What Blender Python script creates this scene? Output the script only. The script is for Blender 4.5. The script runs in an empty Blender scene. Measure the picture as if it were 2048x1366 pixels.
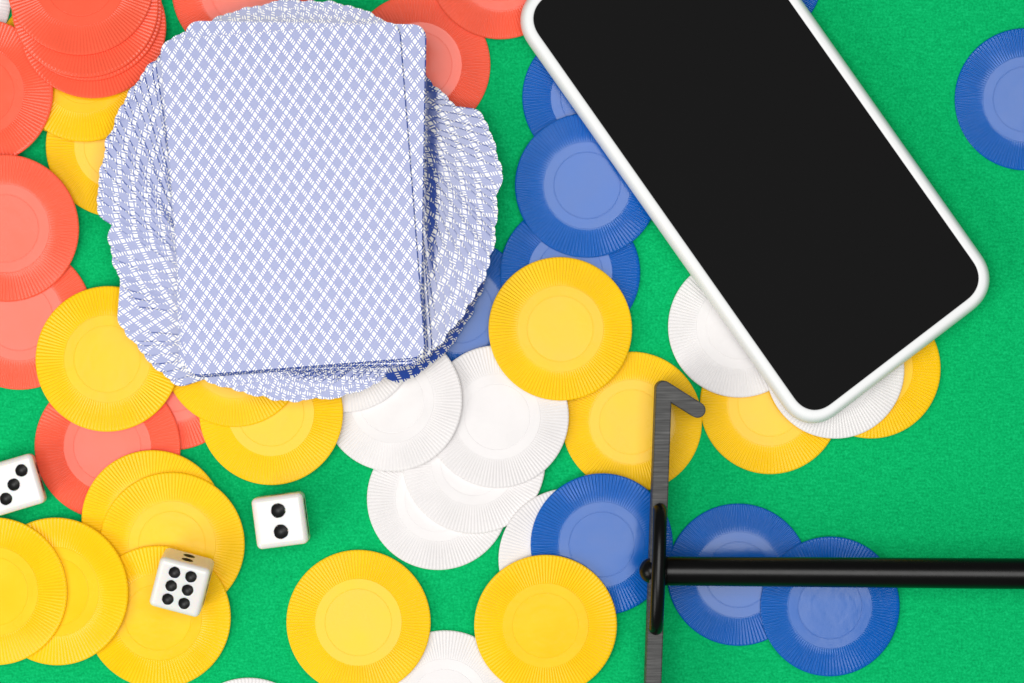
import bpy, bmesh, math, random
import numpy as np
from mathutils import Vector, Matrix

# ------------------------------------------------------------------ camera, world, lamps, exposure
scene = bpy.context.scene
COL = scene.collection
MM = 0.001
H = 1.10                                   # camera height above the cloth
FRAME_W = 0.2768                           # width of cloth seen
cam_d = bpy.data.cameras.new("camera")
cam_d.sensor_width = 36.0
cam_d.lens = 36.0 * H / FRAME_W
cam_d.clip_start = 0.05
cam_d.clip_end = 50.0
cam = bpy.data.objects.new("camera", cam_d)
COL.objects.link(cam)
cam.location = (0, 0, H)
scene.camera = cam

world = bpy.data.worlds.new("World")
scene.world = world
world.use_nodes = True
world.node_tree.nodes["Background"].inputs[0].default_value = (1.0, 1.0, 1.0, 1)
world.node_tree.nodes["Background"].inputs[1].default_value = 0.20


def area(name, loc, target, sx, sy, power, color=(1, 1, 1)):
    d = bpy.data.lights.new(name, 'AREA')
    d.shape = 'RECTANGLE'
    d.size, d.size_y = sx, sy
    d.energy = power
    d.color = color
    o = bpy.data.objects.new(name, d)
    COL.objects.link(o)
    o.location = loc
    o.rotation_euler = (Vector(target) - Vector(loc)).to_track_quat('-Z', 'Y').to_euler()
    return o


area("overhead_softbox", (-0.06, -0.05, 1.5), (-0.06, -0.05, 0), 0.98, 0.80, 17.7, (1.0, 0.99, 0.98))
area("key_softbox", (-0.62, -0.42, 0.62), (0, 0, 0), 0.5, 0.5, 3.4, (1.0, 0.97, 0.93))

vs = scene.view_settings
scene.display_settings.display_device = 'sRGB'
vs.view_transform = 'Standard'
vs.look = 'None'
vs.exposure = 0.0
vs.gamma = 1.0
vs.use_curve_mapping = False

# ------------------------------------------------------------------ helpers
PXS = FRAME_W / 2048.0


def W(X, Y, z=0.0):
    """a place on the table seen at photograph coordinates X, Y when it lies z metres up"""
    k = PXS * (H - z) / H
    return ((X - 1024.0) * k, (683.0 - Y) * k)


def link(name, mesh, mat=None, parent=None, smooth=True):
    o = bpy.data.objects.new(name, mesh)
    COL.objects.link(o)
    if mat is not None:
        if not mesh.materials:
            mesh.materials.append(mat)
        else:
            o.material_slots[0].link = 'OBJECT'
            o.material_slots[0].material = mat
    if parent is not None:
        o.parent = parent
    return o


def pymesh(name, v, f, smooth=True):
    me = bpy.data.meshes.new(name)
    me.from_pydata(v, [], f)
    me.update()
    if smooth is True:
        me.polygons.foreach_set("use_smooth", [True] * len(me.polygons))
    return me


def empty(name, loc, rot=None):
    o = bpy.data.objects.new(name, None)
    COL.objects.link(o)
    o.empty_display_size = 0.01
    o.location = loc
    if rot is not None:
        o.rotation_euler = rot
    return o


def tag(o, label, cat, group=None):
    o["label"] = label
    o["category"] = cat
    if group:
        o["group"] = group
    return o


class NT:
    def __init__(s, name):
        s.m = bpy.data.materials.new(name)
        s.m.use_nodes = True
        s.t = s.m.node_tree
        s.b = s.t.nodes["Principled BSDF"]

    def n(s, typ, **kw):
        x = s.t.nodes.new(typ)
        for k, v in kw.items():
            if k in x.inputs:
                x.inputs[k].default_value = v
            else:
                setattr(x, k, v)
        return x

    def l(s, a, b):
        s.t.links.new(a, b)

    def math(s, op, a, b=None, c=None):
        x = s.t.nodes.new("ShaderNodeMath")
        x.operation = op
        for i, v in enumerate((a, b, c)):
            if v is None:
                continue
            if isinstance(v, (int, float)):
                x.inputs[i].default_value = v
            else:
                s.l(v, x.inputs[i])
        return x.outputs[0]

    def ramp(s, src, stops):
        r = s.t.nodes.new("ShaderNodeValToRGB")
        els = r.color_ramp.elements
        while len(els) < len(stops):
            els.new(0.5)
        for e, (p, c) in zip(els, stops):
            e.position = p
            e.color = (*c, 1) if len(c) == 3 else c
        s.l(src, r.inputs[0])
        return r.outputs[0]

    def set(s, **kw):
        for k, v in kw.items():
            s.b.inputs[k.replace('_', ' ')].default_value = v


def rgb(*c):
    return (*c, 1.0)


# ------------------------------------------------------------------ materials
def mat_felt():
    t = NT("green_felt")
    tc = t.n("ShaderNodeTexCoord")
    n1 = t.n("ShaderNodeTexNoise", Scale=1500.0, Detail=3.0, Roughness=0.65)
    n2 = t.n("ShaderNodeTexNoise", Scale=420.0, Detail=3.0, Roughness=0.6)
    n3 = t.n("ShaderNodeTexNoise", Scale=26.0, Detail=3.0)
    for n in (n1, n2, n3):
        t.l(tc.outputs["Object"], n.inputs["Vector"])
    # slanting rows of the knit, stretched along one diagonal
    mp = t.n("ShaderNodeMapping")
    mp.inputs["Rotation"].default_value = (0, 0, math.radians(50))
    mp.inputs["Scale"].default_value = (330.0, 1700.0, 1.0)
    t.l(tc.outputs["Object"], mp.inputs["Vector"])
    n4 = t.n("ShaderNodeTexNoise", Scale=1.0, Detail=2.0)
    t.l(mp.outputs[0], n4.inputs["Vector"])
    s = t.math('ADD', t.math('MULTIPLY', n1.outputs[0], 0.62), t.math('MULTIPLY', n2.outputs[0], 0.18))
    s = t.math('ADD', s, t.math('MULTIPLY', n4.outputs[0], 0.20))
    c = t.ramp(s, [(0.33, (0.0010, 0.30, 0.088)), (0.5, (0.0018, 0.445, 0.130)), (0.68, (0.009, 0.59, 0.195))])
    t.l(c, t.b.inputs["Base Color"])
    bp = t.n("ShaderNodeBump", Strength=0.55, Distance=0.00035)
    t.l(s, bp.inputs["Height"])
    t.l(bp.outputs[0], t.b.inputs["Normal"])
    t.set(Roughness=0.95, Specular_IOR_Level=0.05, Sheen_Weight=0.08, Sheen_Roughness=0.5)
    t.b.inputs["Sheen Tint"].default_value = rgb(0.4, 1.0, 0.6)
    return t.m


def mat_chip(name, col, rough, spec=0.5, sss=0.0):
    t = NT(name)
    tc = t.n("ShaderNodeTexCoord")
    oi = t.n("ShaderNodeObjectInfo")
    off = t.n("ShaderNodeVectorMath", operation='ADD')
    cb = t.n("ShaderNodeCombineXYZ")
    k = t.math('MULTIPLY', oi.outputs["Random"], 7.0)
    t.l(k, cb.inputs[0]); t.l(k, cb.inputs[1])
    t.l(tc.outputs["Object"], off.inputs[0]); t.l(cb.outputs[0], off.inputs[1])
    n1 = t.n("ShaderNodeTexNoise", Scale=75.0, Detail=4.0, Roughness=0.55)
    n2 = t.n("ShaderNodeTexNoise", Scale=900.0, Detail=2.0)
    t.l(off.outputs[0], n1.inputs["Vector"]); t.l(off.outputs[0], n2.inputs["Vector"])
    hsv = t.n("ShaderNodeHueSaturation")
    hsv.inputs["Color"].default_value = rgb(*col)
    t.l(t.math('ADD', t.math('MULTIPLY', n1.outputs[0], 0.22), 0.89), hsv.inputs["Value"])
    t.l(hsv.outputs[0], t.b.inputs["Base Color"])
    r = t.math('ADD', t.math('MULTIPLY', n1.outputs[0], 0.24), rough - 0.12)
    r = t.math('ADD', r, t.math('MULTIPLY', t.math('SUBTRACT', oi.outputs["Random"], 0.5), 0.06))
    t.l(r, t.b.inputs["Roughness"])
    bp = t.n("ShaderNodeBump", Strength=0.45, Distance=0.0003)
    h = t.math('ADD', n1.outputs[0], t.math('MULTIPLY', n2.outputs[0], 0.05))
    t.l(h, bp.inputs["Height"])
    t.l(bp.outputs[0], t.b.inputs["Normal"])
    t.set(Specular_IOR_Level=spec)
    if sss:
        t.set(Subsurface_Weight=sss, Subsurface_Scale=0.0022)
        t.b.inputs["Subsurface Radius"].default_value = (1.0, 0.93, 0.88)
    return t.m


def mat_card_back():
    t = NT("card_back_print")
    uv = t.n("ShaderNodeUVMap")
    sp = t.n("ShaderNodeSeparateXYZ")
    t.l(uv.outputs[0], sp.inputs[0])
    # uv carries millimetres; two oblique families of bands
    a = math.radians(54.3)
    L = 3.53
    px, py = 2 * L * math.cos(a), 2 * L * math.sin(a)
    x = t.math('MULTIPLY', sp.outputs[0], 1.0 / px)
    y = t.math('MULTIPLY', sp.outputs[1], 1.0 / py)
    u = t.math('ADD', x, y)
    v = t.math('SUBTRACT', x, y)

    def cell(w):          # distance from nearest whole number, 0..0.5
        return t.math('ABSOLUTE', t.math('SUBTRACT', w, t.math('ROUND', w)))
    du, dv = cell(u), cell(v)

    def inside(d, c, h):  # 1 when |d-c|<h
        return t.math('LESS_THAN', t.math('ABSOLUTE', t.math('SUBTRACT', d, c)), h)

    def rungs(d):
        r = t.math('MAXIMUM', inside(d, 0.0, 0.132), inside(d, 0.315, 0.045))
        return t.math('MAXIMUM', r, inside(d, 0.5, 0.045))
    band_u, band_v = inside(du, 0.0, 0.147), inside(dv, 0.0, 0.147)
    white = t.math('MAXIMUM', t.math('MULTIPLY', band_u, rungs(dv)), t.math('MULTIPLY', band_v, rungs(du)))
    mix = t.n("ShaderNodeMix", data_type='RGBA')
    t.l(white, mix.inputs[0])
    mix.inputs[6].default_value = rgb(0.010, 0.050, 0.30)
    mix.inputs[7].default_value = rgb(0.66, 0.66, 0.645)
    t.l(mix.outputs[2], t.b.inputs["Base Color"])
    tc = t.n("ShaderNodeTexCoord")
    n = t.n("ShaderNodeTexNoise", Scale=700.0, Detail=2.0)
    n2 = t.n("ShaderNodeTexNoise", Scale=60.0, Detail=2.0)
    t.l(tc.outputs["Object"], n.inputs["Vector"]); t.l(tc.outputs["Object"], n2.inputs["Vector"])
    bp = t.n("ShaderNodeBump", Strength=0.12, Distance=0.0001)
    t.l(t.math('ADD', n.outputs[0], n2.outputs[0]), bp.inputs["Height"])
    t.l(bp.outputs[0], t.b.inputs["Normal"])
    t.set(Roughness=0.2, Specular_IOR_Level=0.90)
    return t.m


def mat_simple(name, col, rough, spec=0.5, bump=0.12, **kw):
    t = NT(name)
    t.set(Base_Color=rgb(*col), Roughness=rough, Specular_IOR_Level=spec, **kw)
    tc = t.n("ShaderNodeTexCoord")
    n = t.n("ShaderNodeTexNoise", Scale=260.0, Detail=3.0)
    t.l(tc.outputs["Object"], n.inputs["Vector"])
    bp = t.n("ShaderNodeBump", Strength=bump, Distance=0.0001)
    t.l(n.outputs[0], bp.inputs["Height"])
    t.l(bp.outputs[0], t.b.inputs["Normal"])
    t.l(t.math('ADD', t.math('MULTIPLY', n.outputs[0], 0.1), rough - 0.05), t.b.inputs["Roughness"])
    return t.m


def mat_brushed():
    t = NT("brushed_gunmetal")
    tc = t.n("ShaderNodeTexCoord")
    mp = t.n("ShaderNodeMapping")
    mp.inputs["Scale"].default_value = (90.0, 1900.0, 60.0)
    t.l(tc.outputs["Object"], mp.inputs["Vector"])
    n = t.n("ShaderNodeTexNoise", Scale=1.0, Detail=4.0, Roughness=0.6)
    t.l(mp.outputs[0], n.inputs["Vector"])
    n2 = t.n("ShaderNodeTexNoise", Scale=120.0, Detail=2.0)
    t.l(tc.outputs["Object"], n2.inputs["Vector"])
    s = t.math('ADD', t.math('MULTIPLY', n.outputs[0], 0.85), t.math('MULTIPLY', n2.outputs[0], 0.15))
    c = t.ramp(s, [(0.30, (0.016, 0.016, 0.016)), (0.5, (0.05, 0.05, 0.049)), (0.70, (0.11, 0.11, 0.107))])
    t.l(c, t.b.inputs["Base Color"])
    bp = t.n("ShaderNodeBump", Strength=0.5, Distance=0.0002)
    t.l(n.outputs[0], bp.inputs["Height"])
    t.l(bp.outputs[0], t.b.inputs["Normal"])
    t.set(Roughness=0.55, Specular_IOR_Level=0.4)
    return t.m


M_FELT = mat_felt()
M_CHIP = {
    'red': mat_chip("red_plastic", (0.98, 0.122, 0.060), 0.23, 0.29),
    'yellow': mat_chip("yellow_plastic", (0.98, 0.585, 0.005), 0.26, 0.21),
    'blue': mat_chip("blue_plastic", (0.001, 0.106, 0.46), 0.18, 0.30),
    'white': mat_chip("white_plastic", (0.82, 0.795, 0.792), 0.3, 0.13, 0.0),
}
M_BACK = mat_card_back()
M_STOCK = mat_simple("card_stock", (0.72, 0.71, 0.68), 0.6)
M_IVORY = mat_simple("ivory_plastic", (0.80, 0.775, 0.74), 0.25, 0.45, 0.04, Subsurface_Weight=0.6, Subsurface_Scale=0.003)
M_IVORY.node_tree.nodes["Principled BSDF"].inputs["Subsurface Radius"].default_value = (1.0, 0.55, 0.3)
M_PIP = mat_simple("black_pip_paint", (0.006, 0.006, 0.006), 0.45, 0.35)
M_FRAME = mat_simple("white_phone_plastic", (0.86, 0.875, 0.875), 0.4, 0.2)
M_SCREEN = mat_simple("black_screen", (0.0103, 0.0103, 0.0105), 0.6, 0.0)
M_BLACK = mat_simple("black_lacquer", (0.001, 0.001, 0.001), 0.29, 0.22, 0.01)
M_BRUSH = mat_brushed()

# ------------------------------------------------------------------ cloth
n = 2
cloth_me = pymesh("table_cloth", [(-.6, -.5, 0), (.6, -.5, 0), (.6, .5, 0), (-.6, .5, 0)], [(0, 1, 2, 3)])
cloth = link("table_cloth", cloth_me, M_FELT)
cloth["kind"] = "structure"
cloth["label"] = "green felt table cloth under everything"

# ------------------------------------------------------------------ resting things on each other
CELL = 1.0
GX, GY = 460, 380                                     # 1 mm height field, origin at its middle
HF = np.zeros((GY, GX))
gy, gx = np.mgrid[0:GY, 0:GX]
CX = (gx - GX / 2) * CELL
CY = (gy - GY / 2) * CELL


def support(x, y, mask):
    """plane a + b*x + c*y that rests on the height field inside mask, stable about x, y (mm)"""
    px, py, pz = CX[mask] - x, CY[mask] - y, HF[mask]
    tri = []
    for a in (90, 210, 330):
        tri.append(np.array([200 * math.cos(math.radians(a)), 200 * math.sin(math.radians(a)), -40.0]))
    plane = None
    for _ in range(200):
        A = np.array([[1, t[0], t[1]] for t in tri])
        try:
            plane = np.linalg.solve(A, np.array([t[2] for t in tri]))
        except np.linalg.LinAlgError:
            break
        d = pz - (plane[0] + plane[1] * px + plane[2] * py)
        i = int(np.argmax(d))
        if d[i] < 1e-4:
            break
        p = np.array([px[i] + 1e-5, py[i] + 2e-5, pz[i]])
        best = None
        for k in range(3):
            tr = list(tri)
            tr[k] = p
            s = []
            for q in range(3):
                a, b = tr[q], tr[(q + 1) % 3]
                s.append(a[0] * b[1] - a[1] * b[0])
            if all(v >= -1e-9 for v in s) or all(v <= 1e-9 for v in s):
                best = tr
                break
        if best is None:
            break
        tri = best
    return plane


def lay(mask, x, y, plane, thick):
    HF[mask] = np.maximum(HF[mask], plane[0] + plane[1] * (CX[mask] - x) + plane[2] * (CY[mask] - y) + thick)


def plane_rot(plane, spin):
    nrm = Vector((-plane[1], -plane[2], 1.0)).normalized()
    q = Vector((0, 0, 1)).rotation_difference(nrm)
    return (q.to_matrix() @ Matrix.Rotation(spin, 3, 'Z')).to_euler()


# ------------------------------------------------------------------ poker chips
CHIP_R = 19.2
CHIP_T = 1.45
RIBS = 120


def rim_mesh(name, kind):
    R, T = CHIP_R, CHIP_T
    if kind == 'fine':
        ph = [(0.0, 0.0), (0.04, 0.0), (0.44, 1.0), (0.52, 1.0), (0.58, 0.8), (0.97, 0.02)]
        amp = 0.16
        gain = [0.12, 0.4, 0.7, 0.95, 1.0, 0.9, 0.0]
        base = [T - 0.02, T - 0.06, T - 0.11, T - 0.15, T - 0.16, T - 0.18, T - 0.34]
    else:
        ph = [(0.0, 0.0), (0.04, 0.0), (0.43, 0.70), (0.46, 1.0), (0.55, 1.0), (0.58, 0.70)]
        amp = 0.17
        gain = [0.7, 1.0, 1.0, 1.0, 1.0, 0.8, 0.0]
        base = [T - 0.13, T - 0.16, T - 0.17, T - 0.17, T - 0.17, T - 0.21, T - 0.36]
    rings = [0.603, 0.63, 0.70, 0.82, 0.955, 0.985, 1.0]
    nA = RIBS * len(ph)
    v, f = [], []
    ang = [2 * math.pi * (i + p) / RIBS for i in range(RIBS) for p, _ in ph]
    hgt = [h for i in range(RIBS) for _, h in ph]
    for r, g, b in zip(rings, gain, base):
        for a, h in zip(ang, hgt):
            v.append((R * r * math.cos(a) * MM, R * r * math.sin(a) * MM, (b + amp * g * h) * MM))
    for r, z in ((1.0, 0.3), (0.985, 0.0), (0.3, 0.0)):                   # edge and underside
        for a in ang:
            v.append((R * r * math.cos(a) * MM, R * r * math.sin(a) * MM, z * MM))
    for r, z in ((0.603, T - 0.09), (0.25, T - 0.09)):                      # floor under the smooth middle
        for a in ang:
            v.append((R * r * math.cos(a) * MM, R * r * math.sin(a) * MM, z * MM))
    nr = len(rings)

    def strip(i, j):
        for k in range(nA):
            k2 = (k + 1) % nA
            f.append((i * nA + k, j * nA + k, j * nA + k2, i * nA + k2))
    for i in range(nr - 1):
        strip(i, i + 1)
    strip(nr - 1, nr); strip(nr, nr + 1); strip(nr + 1, nr + 2)
    strip(nr + 3, 0); strip(nr + 4, nr + 3)
    me = pymesh(name, v, f, smooth=False)
    return me


def smooth01(a, b, t):
    t = min(1.0, max(0.0, (t - a) / (b - a)))
    return t * t * (3 - 2 * t)


def disc_mesh(name, r0, r1, z, dish=0.0):
    """smooth middle pieces of a chip: a ring r0..r1 or, with r0 = 0, a disc; with rolled edges"""
    nA = 96
    if r0 > 0:
        prof = [(r0, z - 0.1), (r0, z - 0.03), (r0 + 0.03, z), (r0 + 0.06, z), (r0 + 0.5, z),
                (r1 - 0.5, z), (r1 - 0.06, z), (r1 - 0.03, z), (r1, z - 0.03), (r1, z - 0.1)]
    else:
        prof = []
        for q in (0.004, 0.12, 0.25, 0.4, 0.5, 0.56, 0.59, 0.62, 0.66, 0.8):
            prof.append((r1 * q, z - dish * (1 - smooth01(0.56, 0.64, q))))
        prof += [(r1 - 0.5, z), (r1 - 0.06, z), (r1 - 0.03, z), (r1, z - 0.03), (r1, z - 0.1)]
    v, f = [], []
    for r, zz in prof:
        for k in range(nA):
            a = 2 * math.pi * k / nA
            v.append((r * math.cos(a) * MM, r * math.sin(a) * MM, zz * MM))
    for i in range(len(prof) - 1):
        for k in range(nA):
            k2 = (k + 1) % nA
            f.append((i * nA + k, (i + 1) * nA + k, (i + 1) * nA + k2, i * nA + k2))
    if r0 == 0:
        f.append(tuple(range(nA)))
    return pymesh(name, v, f)


PROTO = {}
for kind in ('fine', 'broad'):
    PROTO[kind] = (rim_mesh("ribbed_rim_" + kind, kind),
                   disc_mesh("inner_band_" + kind, CHIP_R * 0.4655, CHIP_R * 0.602, CHIP_T, 0),
                   disc_mesh("center_disc_" + kind, 0, CHIP_R * (0.455 if kind == 'fine' else 0.459), CHIP_T, 0.008))

CHIPS = [  # colour, X, Y, side, label ; listed from the cloth upward
    ('yellow', 130, 125, 'fine', "yellow poker chip showing only a sliver between a white chip and the red stack"),
    ('white', -121, -8, 'fine', "white poker chip cut off at the photo's corner beside the red stack"),
    ('yellow', 234, 292, 'broad', "yellow poker chip half under the fanned deck and below another yellow chip's edge"),
    ('yellow', 172, 143, 'fine', "yellow poker chip sticking out below the four stacked red chips"),
    ('red', -34, 185, 'broad', "red poker chip cut off by the photo's edge, tucked under the red stack"),
    ('red', 188, 57, 'fine', "lowest red poker chip of the four stacked in the corner"),
    ('red', 180, 23, 'broad', "third red poker chip from the top of the corner stack, only its edge showing"),
    ('red', 174, 17, 'broad', "second red poker chip from the top of the corner stack"),
    ('red', 165, -27, 'fine', "topmost red poker chip of the corner stack"),
    ('red', 38, 634, 'fine', "red poker chip between a red chip above and a yellow chip overlapping its rim"),
    ('red', 12, 456, 'fine', "large visible red poker chip lying over two other red chips at the photo's edge"),
    ('red', 485, -22, 'fine', "red poker chip behind the top of the fanned cards beside the red stack"),
    ('red', 838, 129, 'broad', "red poker chip peeking out beside the fanned deck under another red chip"),
    ('red', 1000, -64, 'fine', "red poker chip at the top edge touching the white phone's corner"),
    ('blue', 920, 620, 'fine', "blue poker chip shaded under the fanned deck and under white and yellow chips"),
    ('red', 345, 758, 'fine', "red poker chip showing a small piece between yellow chips under the deck"),
    ('red', 215, 893, 'broad', "red poker chip beside the die with three pips, under two yellow chips"),
    ('white', 876, 998, 'fine', "lowest white poker chip of the overlapping white chips on the felt"),
    ('white', 948, 925, 'fine', "white poker chip in the middle of the three overlapping whites"),
    ('yellow', 1264, 844, 'fine', "yellow poker chip under the hooked end of the grey rake blade"),
    ('white', 995, 833, 'fine', "white poker chip partly covered by a yellow chip, topmost of three overlapping whites"),
    ('white', 785, 800, 'fine', "white poker chip below the deck's corner lying over other white chips"),
    ('white', 692, 682, 'fine', "white poker chip nearly hidden under the deck, only a ribbed sliver showing"),
    ('yellow', 543, 825, 'broad', "yellow poker chip below the deck with its lower half bare, above the two-pip die"),
    ('yellow', 470, 711, 'fine', "yellow poker chip showing a ribbed crescent directly beneath the fanned cards"),
    ('yellow', 217, 718, 'fine', "yellow poker chip with pale mottled middle tucked under the fan's lower side"),
    ('yellow', 306, 1041, 'fine', "lowest yellow poker chip of the slid pile beside the dice, over a red chip"),
    ('yellow', 345, 1087, 'fine', "second yellow poker chip of the slid pile, just above the chip with the die"),
    ('yellow', 317, 1233, 'fine', "yellow poker chip carrying the tilted die with six pips"),
    ('yellow', 115, 1182, 'fine', "yellow poker chip between the chip with the six-pip die and the edge chip"),
    ('yellow', -8, 1182, 'broad', "yellow poker chip cut off at the photo's edge below the three-pip die"),
    ('blue', 1187, 194, 'broad', "blue poker chip mostly hidden behind the phone's long side"),
    ('blue', 1140, 545, 'broad', "blue poker chip lying under both a blue chip and a yellow chip"),
    ('blue', 1174, 371, 'fine', "blue poker chip beside the phone, lying over two other blue chips"),
    ('yellow', 1120, 658, 'fine', "whole yellow poker chip lying on blue, white and yellow chips in the centre"),
    ('white', 1139, 1118, 'fine', "white poker chip mostly covered by a blue chip and a yellow chip"),
    ('blue', 1203, 1088, 'fine', "blue poker chip beside the black round tip of the rake handle"),
    ('white', 890, 1404, 'fine', "white poker chip cut off at the bottom between two whole yellow chips"),
    ('white', 497, 1499, 'fine', "white poker chip of which only a thin sliver enters at the bottom"),
    ('yellow', 717, 1245, 'broad', "whole yellow poker chip alone on the felt below the overlapping whites"),
    ('yellow', 1091, 1249, 'broad', "whole yellow poker chip lying over a blue chip and a white chip near the rake"),
    ('blue', 1477, 1150, 'fine', "blue poker chip under the rake handle next to the grey blade"),
    ('blue', 1660, 1213, 'fine', "blue poker chip under the rake handle overlapping another blue chip"),
    ('yellow', 1541, 808, 'fine', "yellow poker chip in front of the phone's corner beside the rake's hook"),
    ('white', 1478, 654, 'fine', "white poker chip under the phone's long side above a yellow chip"),
    ('yellow', 1742, 737, 'broad', "yellow poker chip under the phone's short end on bare green felt"),
    ('white', 1669, 738, 'broad', "white poker chip under the phone's lower corner between two yellow chips"),
    ('blue', 1505, -54, 'fine', "blue poker chip hidden beneath the phone, a tiny piece showing at the top edge"),
    ('blue', 2053, 198, 'fine', "lone blue poker chip on the felt cut off by the photo's edge"),
]
# moulded size varies a little from chip to chip: radius where it is not the usual 142
RADII = {4: 145, 5: 145, 6: 145, 7: 145, 8: 145, 9: 145, 10: 147, 16: 146, 19: 140, 23: 144, 25: 145, 27: 144, 28: 144,
         29: 147, 30: 147, 32: 140, 33: 144, 34: 143, 39: 144, 42: 139.5, 43: 140, 44: 141, 45: 139.5, 46: 138.5}
rng = random.Random(11)
chip_top = {}
for i, (colr, X, Y, kind, label) in enumerate(CHIPS):
    x, y = W(X, Y, 0.0025)
    x, y = x / MM, y / MM
    k = RADII.get(i, 142.0) / 142.0
    mask = (CX - x) ** 2 + (CY - y) ** 2 <= (CHIP_R * k - 0.3) ** 2
    pl = support(x, y, mask)
    lay(mask, x, y, pl, CHIP_T)
    t = empty("poker_chip", (x * MM, y * MM, (pl[0] + 0.02) * MM), plane_rot(pl, rng.uniform(0, 6.28)))
    t.scale = (k, k, 1.0)
    tag(t, label, "poker chip", "plastic poker chips on the felt")
    chip_top[i] = pl
    for nm, me in zip(("ribbed_rim", "inner_band", "center_disc"), PROTO[kind]):
        link(nm, me, M_CHIP[colr], t)

# ------------------------------------------------------------------ playing cards
CW, CH, CT, CRAD = 63.7, 89.3, 0.29, 3.6
EDGE = 0.13                              # cut edges are pressed over a little
DX, DY = W(600, 402, 0.015)
DX, DY = DX / MM, DY / MM
disc = (CX - DX) ** 2 + (CY - DY) ** 2 <= 54.0 ** 2
deck_z = float(HF[disc].max()) + 0.1


def axis_pts(half):
    a = [half - q for q in (CRAD, 2.2, 1.1, 0.42, 0.34, 0.0)]
    nmid = int((half - CRAD) * 2 / 2.6)
    mid = [-(half - CRAD) + 2 * (half - CRAD) * k / nmid for k in range(1, nmid)]
    return [-q for q in reversed(a)] + mid + a


AX, AY = axis_pts(CW / 2), axis_pts(CH / 2)


def rounded(x, y):
    hx, hy = CW / 2 - CRAD, CH / 2 - CRAD
    dx, dy = abs(x) - hx, abs(y) - hy
    if dx > 0 and dy > 0:
        k = max(dx, dy) / math.hypot(dx, dy)
        x = math.copysign(hx + dx * k, x)
        y = math.copysign(hy + dy * k, y)
    return x, y


def smooth(a, b, t):
    t = min(1.0, max(0.0, (t - a) / (b - a)))
    return t * t * (3 - 2 * t)


def sag(wx, wy, level):
    """bend of the loose cards, in mm, about the deck's middle; level: stack / fan / middle / deep"""
    if level == 'stack':
        return 0.0
    r = math.hypot(wx, wy)
    th = math.degrees(math.atan2(wy, wx))
    d = 0.0
    # the cards fall away beside the neat pile
    win = smooth(-34, 6, wy) * (1 - smooth(34, 46, wy))
    d -= 1.1 * win * smooth(33.0, 37.0, wx)
    win = smooth(-64, -50, wy) * (1 - smooth(-30, -10, wy))
    d -= 0.25 * win * smooth(33.0, 36.0, wx)
    # rippled on the other side
    if wx < -32:
        k = smooth(-33, -37, wx)
        d -= 0.055 * k * (1 + math.sin(wy * 0.9 + wx * 0.55)) + 0.04 * k * math.sin(wy * 2.3 - wx * 1.7)
    if level in ('middle', 'deep'):
        w = smooth(-78, -62, th) * (1 - smooth(-26, -12, th))
        d -= 1.5 * w * smooth(51.5, 57.0, r)
    # the lower edge dips under the pile
    w = smooth(-100, -84, th) * (1 - smooth(-62, -50, th))
    d -= 0.5 * w * smooth(-44.5, -47.5, wy)
    return d


def card(X, Y, rot, z, level, label, group):
    cx, cy = W(X, Y, z * MM)
    cx, cy = cx / MM, cy / MM
    ca, sa = math.cos(math.radians(rot)), math.sin(math.radians(rot))
    nx, ny = len(AX), len(AY)
    top, uvs = [], []
    for yy in AY:
        for xx in AX:
            x, y = rounded(xx, yy)
            gxw, gyw = cx + x * ca - y * sa - DX, cy + x * sa + y * ca - DY
            burr = (EDGE if level == 'stack' else EDGE * 0.3) if (xx > CW / 2 - 0.01 or yy < -CH / 2 + 0.01) else 0.0
            if xx < -CW / 2 + 0.01:
                burr = EDGE * (0.22 if level == 'stack' else 0.5)
            top.append((x * MM, y * MM, (CT - burr + sag(gxw, gyw, level)) * MM))
            uvs.append((x, y))
    N = len(top)
    v = top + [(p[0], p[1], p[2] - (CT - EDGE - 0.01) * MM) for p in top]
    uvv = uvs + uvs
    f, mi = [], []
    for j in range(ny - 1):
        for i in range(nx - 1):
            a = j * nx + i
            f.append((a, a + 1, a + nx + 1, a + nx)); mi.append(0)
            f.append((N + a, N + a + nx, N + a + nx + 1, N + a + 1)); mi.append(1)
    loop = [i for i in range(nx)] + [j * nx + nx - 1 for j in range(1, ny)]
    loop += [(ny - 1) * nx + i for i in range(nx - 2, -1, -1)] + [j * nx for j in range(ny - 2, 0, -1)]
    e0 = len(v)
    nl = len(loop)
    v += [top[k] for k in loop] + [v[N + k] for k in loop]
    uvv = uvv + [uvs[k] for k in loop] * 2
    for k in range(nl):
        a, b = e0 + k, e0 + (k + 1) % nl
        f.append((a, a + nl, b + nl, b)); mi.append(1)
    me = bpy.data.meshes.new("playing_card")
    me.from_pydata(v, [], f)
    me.materials.append(M_BACK)
    me.materials.append(M_STOCK)
    me.polygons.foreach_set("material_index", mi)
    me.polygons.foreach_set("use_smooth", [m == 0 for m in mi])
    ul = me.uv_layers.new(name="UVMap")
    idx = np.zeros(len(me.loops), dtype=np.int32)
    me.loops.foreach_get("vertex_index", idx)
    arr = np.array(uvv, dtype=np.float32)[idx]
    ul.data.foreach_set("uv", arr.ravel())
    me.update()
    o = bpy.data.objects.new("playing_card", me)
    COL.objects.link(o)
    o.location = (cx * MM, cy * MM, z * MM)
    o.rotation_euler = (0, 0, math.radians(rot))
    tag(o, label, "playing card", group)
    return o


FANS = {'fan': "blue lattice playing card in the swirled fan directly beneath the neat pile",
        'middle': "blue lattice playing card low in the swirl, dark tip poking towards white chips",
        'deep': "blue lattice playing card at the very bottom of the swirl, over the yellow chips"}
PILE = "blue lattice playing card squared up in the neat pile beneath the top cards"
DECK = "cards of the blue lattice deck"
cards = []          # from the bottom up
crng = random.Random(5)


def jit(s):
    return crng.uniform(-s, s)


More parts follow.
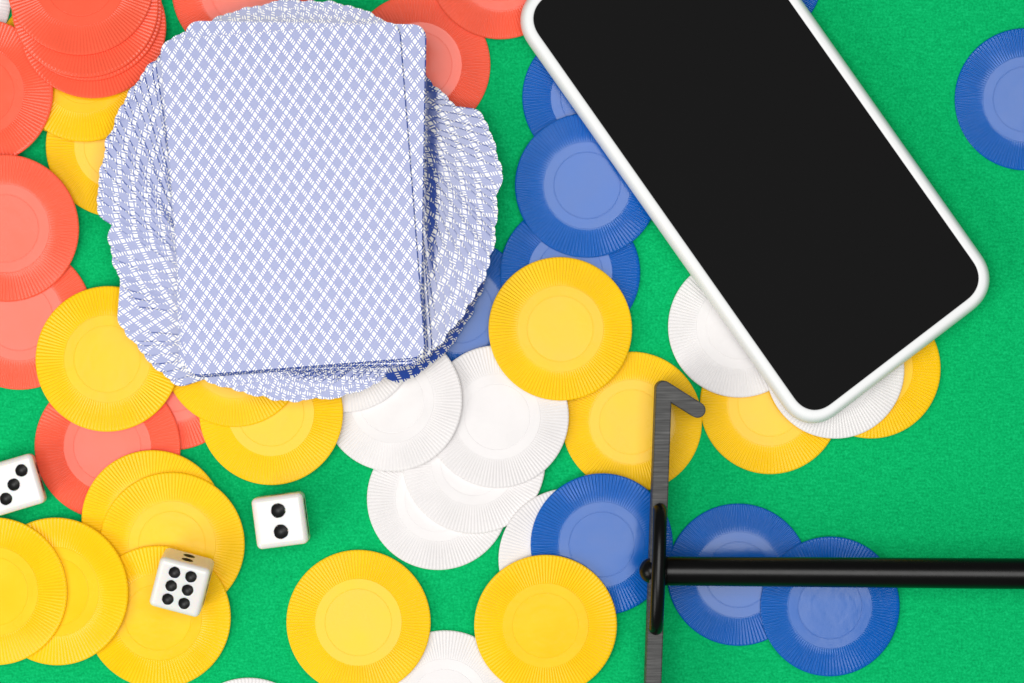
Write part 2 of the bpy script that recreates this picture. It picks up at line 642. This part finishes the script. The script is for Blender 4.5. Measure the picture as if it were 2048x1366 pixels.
for k in range(8):
    cards.append((587 + jit(3), 448 + jit(3), 108 - 3.2 * k + jit(0.4), 'deep', FANS['deep']))
for k in range(7):
    cards.append((611 + jit(2), 417 + jit(2), 83.5 - 3.1 * k + jit(0.4), 'middle', FANS['middle']))
for k in range(19):
    cards.append((597 + jit(3), 401 + jit(3), 58 - 2.75 * k + jit(0.5), 'fan', FANS['fan']))
stack = [(595, 404, 3.6), (590, 400, 2.2), (601, 402, 4.6), (594, 398, 1.0), (598, 404, 3.0), (589, 401, 1.6),
         (599, 396, 2.6), (592, 402, 4.2), (602, 398, 0.6), (594, 404, 2.4), (597, 400, 3.6), (590, 398, 1.2),
         (600, 396, 1.8), (593, 400, 3.2), (596, 397, 0.9)]
for s in stack:
    cards.append((s[0] + jit(1.5), s[1] + jit(1.5), s[2], 'stack', PILE))
cards.append((591, 396, 2.6, 'stack', "third blue lattice playing card from the top of the pile, one edge showing"))
cards.append((607, 383, -0.9, 'stack', "second blue lattice playing card from the top, its two upper corners peeking out"))
cards.append((586, 398, 4.5, 'stack', "topmost blue lattice playing card lying squarely on the whole deck"))
z = deck_z
for X, Y, rot, level, label in cards:
    card(X, Y, rot, z + 1.7, level, label, DECK)
    z += CT

# ------------------------------------------------------------------ dice
PIPS = {1: [(0, 0)], 2: [(0, 1), (0, -1)], 3: [(1, 1), (0, 0), (-1, -1)],
        4: [(1, 1), (-1, 1), (1, -1), (-1, -1)], 5: [(1, 1), (-1, 1), (1, -1), (-1, -1), (0, 0)],
        6: [(-1, 1), (-1, 0), (-1, -1), (1, 1), (1, 0), (1, -1)]}
FACES = [((1, 0, 0), (0, 1, 0)), ((0, 1, 0), (0, 0, 1)), ((0, 0, 1), (1, 0, 0))]


def make_die(label, loc, rot, size, pip_r, top, north, east, spread, group):
    t = empty("die", loc, rot)
    tag(t, label, "die", group)
    hs, br = size / 2, 1.45
    numbers = {(0, 0, 1): top, (0, 0, -1): 7 - top, (0, 1, 0): north, (0, -1, 0): 7 - north,
               (1, 0, 0): east, (-1, 0, 0): 7 - east}
    axes = {(0, 0, 1): ((1, 0, 0), (0, 1, 0)), (0, 0, -1): ((1, 0, 0), (0, -1, 0)),
            (0, 1, 0): ((-1, 0, 0), (0, 0, 1)), (0, -1, 0): ((1, 0, 0), (0, 0, 1)),
            (1, 0, 0): ((0, 1, 0), (0, 0, 1)), (-1, 0, 0): ((0, -1, 0), (0, 0, 1))}
    depth = pip_r * 0.42
    N = 44
    v, f, key = [], [], {}
    pips = []
    for nrm, num in numbers.items():
        U, V = axes[nrm]
        U, V, Nn = Vector(U), Vector(V), Vector(nrm)
        sx, sy = spread.get(num, (2.5, 2.5))
        pts = [(a * sx, b * sy) for a, b in PIPS[num]]
        ids = {}
        for j in range(N + 1):
            for i in range(N + 1):
                a, b = -hs + size * i / N, -hs + size * j / N
                p = U * a + V * b + Nn * hs
                c = Vector([max(-(hs - br), min(hs - br, q)) for q in p])
                d = p - c
                q = c + d.normalized() * br
                for pa, pb in pts:
                    rr = math.hypot(a - pa, b - pb)
                    if rr < pip_r:
                        q = q - Nn * depth * (1 - (rr / pip_r) ** 2)
                kk = (round(q.x, 4), round(q.y, 4), round(q.z, 4))
                if kk not in key:
                    key[kk] = len(v)
                    v.append(tuple(q * MM))
                ids[(i, j)] = key[kk]
        flip = U.cross(V).dot(Nn) < 0
        for j in range(N):
            for i in range(N):
                q4 = [ids[(i, j)], ids[(i + 1, j)], ids[(i + 1, j + 1)], ids[(i, j + 1)]]
                q4 = list(dict.fromkeys(q4))
                if len(q4) >= 3:
                    f.append(tuple(reversed(q4)) if flip else tuple(q4))
        for pa, pb in pts:
            pips.append((U * pa + V * pb + Nn * hs, U, V, Nn))
    link("body", pymesh("die_body", v, f), M_IVORY, t)
    prng = random.Random(len(label))
    for o, U, V, Nn in pips:                    # black paint lining each hollow
        pv, pf = [o * MM + Nn * (0.05 - depth) * MM], []
        rings = (0.25, 0.5, 0.75, 0.92, 1.03)
        seg = 28
        ph = [prng.uniform(0, 6.28) for _ in range(3)]
        for q in rings:
            for k in range(seg):
                a = 2 * math.pi * k / seg
                wob = 1 + (0.022 * math.sin(3 * a + ph[0]) + 0.018 * math.sin(7 * a + ph[1])) * (q > 0.8)
                rr = pip_r * q * wob
                dz = -depth * (1 - min(1, q) ** 2) + 0.05 - (0.03 if q > 1 else 0)
                pv.append((o + (U * math.cos(a) + V * math.sin(a)) * rr + Nn * dz) * MM)
        for k in range(seg):
            pf.append((0, 1 + k, 1 + (k + 1) % seg))
        for r in range(len(rings) - 1):
            for k in range(seg):
                k2 = (k + 1) % seg
                pf.append((1 + r * seg + k, 1 + (r + 1) * seg + k, 1 + (r + 1) * seg + k2, 1 + r * seg + k2))
        if U.cross(V).dot(Nn) < 0:
            pf = [tuple(reversed(q)) for q in pf]
        link("pip", pymesh("pip", [tuple(q) for q in pv], pf), M_PIP, t)
    return t


DICE = "white dice among the chips"
DS = 13.8
x, y = W(559.5, 1042, 0.013)
make_die("white die on bare felt showing two black pips", (x, y, DS / 2 * MM), (0, 0, math.radians(7.5)),
         DS, 1.88, 2, 1, 3, {2: (0, 2.85), 3: (3.4, 0.3), 4: (2.6, 2.6)}, DICE)
x, y = W(25, 970, 0.013)
rot = Matrix.Rotation(math.radians(16.5), 3, 'Z') @ Matrix.Rotation(math.radians(4.0), 3, 'Y')   # one edge up on the yellow chip
low = min((rot @ Vector((a, b, c))).z for a in (-1, 1) for b in (-1, 1) for c in (-1, 1)) * (DS / 2 - 1.45) - 1.45
make_die("white die showing three diagonal pips, touching a red chip", (x, y, -low * MM), rot.to_euler(),
         DS, 1.6, 3, 1, 5, {3: (3.05, 3.05)}, DICE)
# the tilted die stands on the yellow chip
x, y = W(362, 1166, 0.016)
x, y = x / MM, y / MM
pl = chip_top[28]
cxp, cyp = W(CHIPS[28][1], CHIPS[28][2], 0.0025)
zc = pl[0] + pl[1] * (x - cxp / MM) + pl[2] * (y - cyp / MM) + CHIP_T
rot = (Matrix.Rotation(math.radians(-15), 3, 'Z') @ Matrix.Rotation(math.radians(9.5), 3, 'X') @ Matrix.Rotation(math.radians(1.0), 3, 'Y'))
low = min((rot @ Vector((a, b, c))).z for a in (-1, 1) for b in (-1, 1) for c in (-1, 1)) * (DS / 2 - 1.45) - 1.45
make_die("tilted white die showing six pips on a yellow chip", (x * MM, y * MM, (zc - low) * MM), rot.to_euler(),
         DS, 1.52, 6, 2, 3, {6: (2.25, 3.75), 2: (0, 2.4), 3: (3.4, 0.4)}, DICE)

# ------------------------------------------------------------------ phone
PW, PL, PT = 66.9, 139.5, 9.0          # frame outside, mm
pcx, pcy = W(1510.2, 299.5, 0.011)
pcx, pcy = pcx / MM, pcy / MM
pang = math.radians(90 - 54.95)         # long axis runs down the picture to the side
ca, sa = math.cos(pang), math.sin(pang)
lx = (CX - pcx) * ca + (CY - pcy) * sa
ly = -(CX - pcx) * sa + (CY - pcy) * ca
pmask = (np.abs(lx) < PW / 2 - 2) & (np.abs(ly) < PL / 2 - 2)
ppl = support(pcx, pcy, pmask)
phone = empty("smartphone", (pcx * MM, pcy * MM, ppl[0] * MM), plane_rot(ppl, pang))
tag(phone, "smartphone with white frame and blank black screen resting on the chips", "smartphone")


def round_rect(w, l, r, seg=14, e=2.25):
    pts = []
    for sx, sy, a0 in ((1, 1, 0), (-1, 1, 90), (-1, -1, 180), (1, -1, 270)):
        ccx, ccy = sx * (w / 2 - r), sy * (l / 2 - r)
        for k in range(seg + 1):
            a = math.radians(a0 + 90.0 * k / seg)
            c, s = math.cos(a), math.sin(a)
            pts.append((ccx + r * math.copysign(abs(c) ** (2 / e), c), ccy + r * math.copysign(abs(s) ** (2 / e), s)))
    return [(a, b + 0.040 * a) for a, b in pts]


IN = 3.35
prof = []                                # inset from outside, height
for k in range(0, 19):
    a = math.radians(-90 + 180 * k / 18)
    prof.append((1.9 - 1.9 * math.cos(a), PT / 2 + (PT / 2) * math.sin(a)))
prof += [(2.6, PT - 0.0), (3.1, PT - 0.03), (IN, PT - 0.16), (IN, PT - 0.9)]
v, f = [], []
npt = None
for ins, zz in prof:
    p = round_rect(PW - 2 * ins, PL - 2 * ins, 10.7 - ins)
    npt = len(p)
    v += [(a * MM, b * MM, zz * MM) for a, b in p]
for i in range(len(prof) - 1):
    for k in range(npt):
        k2 = (k + 1) % npt
        f.append((i * npt + k, i * npt + k2, (i + 1) * npt + k2, (i + 1) * npt + k))
f.append(tuple(reversed(range(npt))))
link("frame", pymesh("phone_frame", v, f), M_FRAME, phone)
v, f = [], []
for ins, zz in ((IN + 0.02, PT - 0.9), (IN + 0.03, PT - 0.12), (IN + 0.12, PT - 0.08), (IN + 0.8, PT - 0.08)):
    v += [(a * MM, b * MM, zz * MM) for a, b in round_rect(PW - 2 * ins, PL - 2 * ins, 10.7 - ins)]
for i in range(3):
    for k in range(npt):
        k2 = (k + 1) % npt
        f.append((i * npt + k, i * npt + k2, (i + 1) * npt + k2, (i + 1) * npt + k))
f.append(tuple(range(3 * npt, 4 * npt)))
link("screen", pymesh("phone_screen", v, f, smooth=False), M_SCREEN, phone)

# ------------------------------------------------------------------ croupier's rake
ZB0, ZB1 = 0.0042, 0.0190                # blade's lower and upper edge
path = [W(1395.5, 820, ZB1), W(1328, 777.5, ZB1), W(1302, 1512, ZB1), W(1368, 1556, ZB1)]
path = [Vector((a, b)) for a, b in path]
hw = 15.8 * PXS * (H - ZB1) / H


def offset_outline(P, w):
    def nrm(a, b):
        d = (b - a).normalized()
        return Vector((-d.y, d.x))
    def arc(c, n0, n1, seg=10):
        a0 = math.atan2(n0.y, n0.x)
        a1 = math.atan2(n1.y, n1.x)
        while a1 - a0 > math.pi: a1 -= 2 * math.pi
        while a1 - a0 < -math.pi: a1 += 2 * math.pi
        return [c + Vector((math.cos(a0 + (a1 - a0) * k / seg), math.sin(a0 + (a1 - a0) * k / seg))) * w for k in range(seg + 1)]
    def side(P):
        out = []
        for i in range(len(P)):
            if i == 0:
                out.append(P[0] + nrm(P[0], P[1]) * w)
            elif i == len(P) - 1:
                out.append(P[-1] + nrm(P[-2], P[-1]) * w)
            else:
                n0, n1 = nrm(P[i - 1], P[i]), nrm(P[i], P[i + 1])
                d0, d1 = P[i] - P[i - 1], P[i + 1] - P[i]
                cr = d0.x * d1.y - d0.y * d1.x
                if cr < 0:                                    # outside of the bend
                    out += arc(P[i], n0, n1)
                else:
                    m = (n0 + n1).normalized()
                    out.append(P[i] + m * (w / max(0.35, m.dot(n0))))
        return out
    a = side(P)
    b = side(list(reversed(P)))
    def cap(c, p):
        n0 = (p - c).normalized()
        return [c + Vector((n0.x * math.cos(t) + n0.y * math.sin(t), -n0.x * math.sin(t) + n0.y * math.cos(t))) * w
                for t in [math.pi * k / 12 for k in range(1, 12)]]
    return a + cap(P[-1], a[-1]) + b + cap(P[0], b[-1])


outl = offset_outline(path, hw)
hub = Vector((*W(1317.5, 1141, 0.02), 0))
rake = empty("croupier_rake", (hub.x, hub.y, 0))
tag(rake, "chip rake with hooked grey metal blade and long black handle", "chip rake")
v, f = [], []
N = len(outl)
for ins, zz in ((0.0, ZB0), (0.0, ZB1 - 0.00025), (0.00012, ZB1 - 0.00006), (0.0003, ZB1)):
    ol = outl if ins == 0 else offset_outline(path, hw - ins)
    v += [(p.x - hub.x, p.y - hub.y, zz) for p in ol]
for i in range(3):
    for k in range(N):
        k2 = (k + 1) % N
        f.append((i * N + k, i * N + k2, (i + 1) * N + k2, (i + 1) * N + k))
area2 = sum(outl[k].x * outl[(k + 1) % N].y - outl[(k + 1) % N].x * outl[k].y for k in range(N))
f.append(tuple(range(3 * N, 4 * N)))
f.append(tuple(reversed(range(N))))
if area2 < 0:
    f = [tuple(reversed(q)) for q in f]
link("blade", pymesh("rake_blade", v, f, smooth=False), M_BRUSH, rake)


def tube(pts, radii, seg=28, cap0=True, cap1=True):
    v, f = [], []
    up = Vector((0, 0, 1))
    for i, p in enumerate(pts):
        d = (pts[min(i + 1, len(pts) - 1)] - pts[max(i - 1, 0)]).normalized()
        s = d.cross(up)
        if s.length < 0.2:
            s = d.cross(Vector((1, 0, 0)))
        s.normalize()
        t = s.cross(d)
        for k in range(seg):
            a = 2 * math.pi * k / seg
            v.append(tuple(p + (s * math.cos(a) + t * math.sin(a)) * radii[i]))
    for i in range(len(pts) - 1):
        for k in range(seg):
            k2 = (k + 1) % seg
            f.append((i * seg + k, i * seg + k2, (i + 1) * seg + k2, (i + 1) * seg + k))
    f.append(tuple(reversed(range(seg))))
    f.append(tuple(range((len(pts) - 1) * seg, len(pts) * seg)))
    return v, f


# handle: a rod that thickens a little away from the blade
ZH = 0.0165
p0 = Vector((*W(1322, 1142, ZH), ZH))
p1 = Vector((*W(2048, 1147.5, ZH + 0.004), ZH + 0.004))
dirh = (p1 - p0)
pts = [p0 - hub] + [p0 + dirh * q - hub for q in (0.02, 0.25, 0.5, 0.75, 1.0, 1.6, 2.4)]
r0, r1 = 29.2 * PXS * (H - ZH) / H, 31.0 * PXS * (H - ZH) / H
rad = [r0, r0, r0 + (r1 - r0) * .25, r0 + (r1 - r0) * .5, r0 + (r1 - r0) * .75, r1, r1 * 1.03, r1 * 1.06]
v, f = tube(pts, rad, 40)
link("handle", pymesh("rake_handle", v, f), M_BLACK, rake)
# rounded tip on the far side of the blade
c = Vector((*W(1303, 1141, ZH), ZH)) - hub
tip_r = 25.5 * PXS
pts, rad = [], []
for k in range(0, 9):
    a = math.radians(90 * k / 8)
    pts.append(c + Vector((-tip_r * 0.96 * math.sin(a), 0, 0)))
    rad.append(max(1e-5, tip_r * math.cos(a)))
pts = [c + Vector((0.0065, 0, 0))] + pts
rad = [tip_r] + rad
v, f = tube(pts, rad, 32)
link("handle_tip", pymesh("rake_handle_tip", v, f), M_BLACK, rake)
# black arched bracket that holds the handle on the blade
e0 = Vector((*W(1320.5, 1016, 0.022), 0)) - hub
e1 = Vector((*W(1312, 1262, 0.022), 0)) - hub
pts, rad = [], []
br = 14.0 * PXS * 0.98
for k in range(0, 25):
    q = k / 24.0
    base = e0 + (e1 - e0) * (0.5 - 0.5 * math.cos(math.pi * q))
    zz = ZB1 - 0.004 + 0.0105 * math.sin(math.pi * q) ** 0.55
    pts.append(Vector((base.x, base.y, zz)))
    rad.append(br)
v, f = tube(pts, rad, 24)
link("bracket", pymesh("rake_bracket", v, f), M_BLACK, rake)
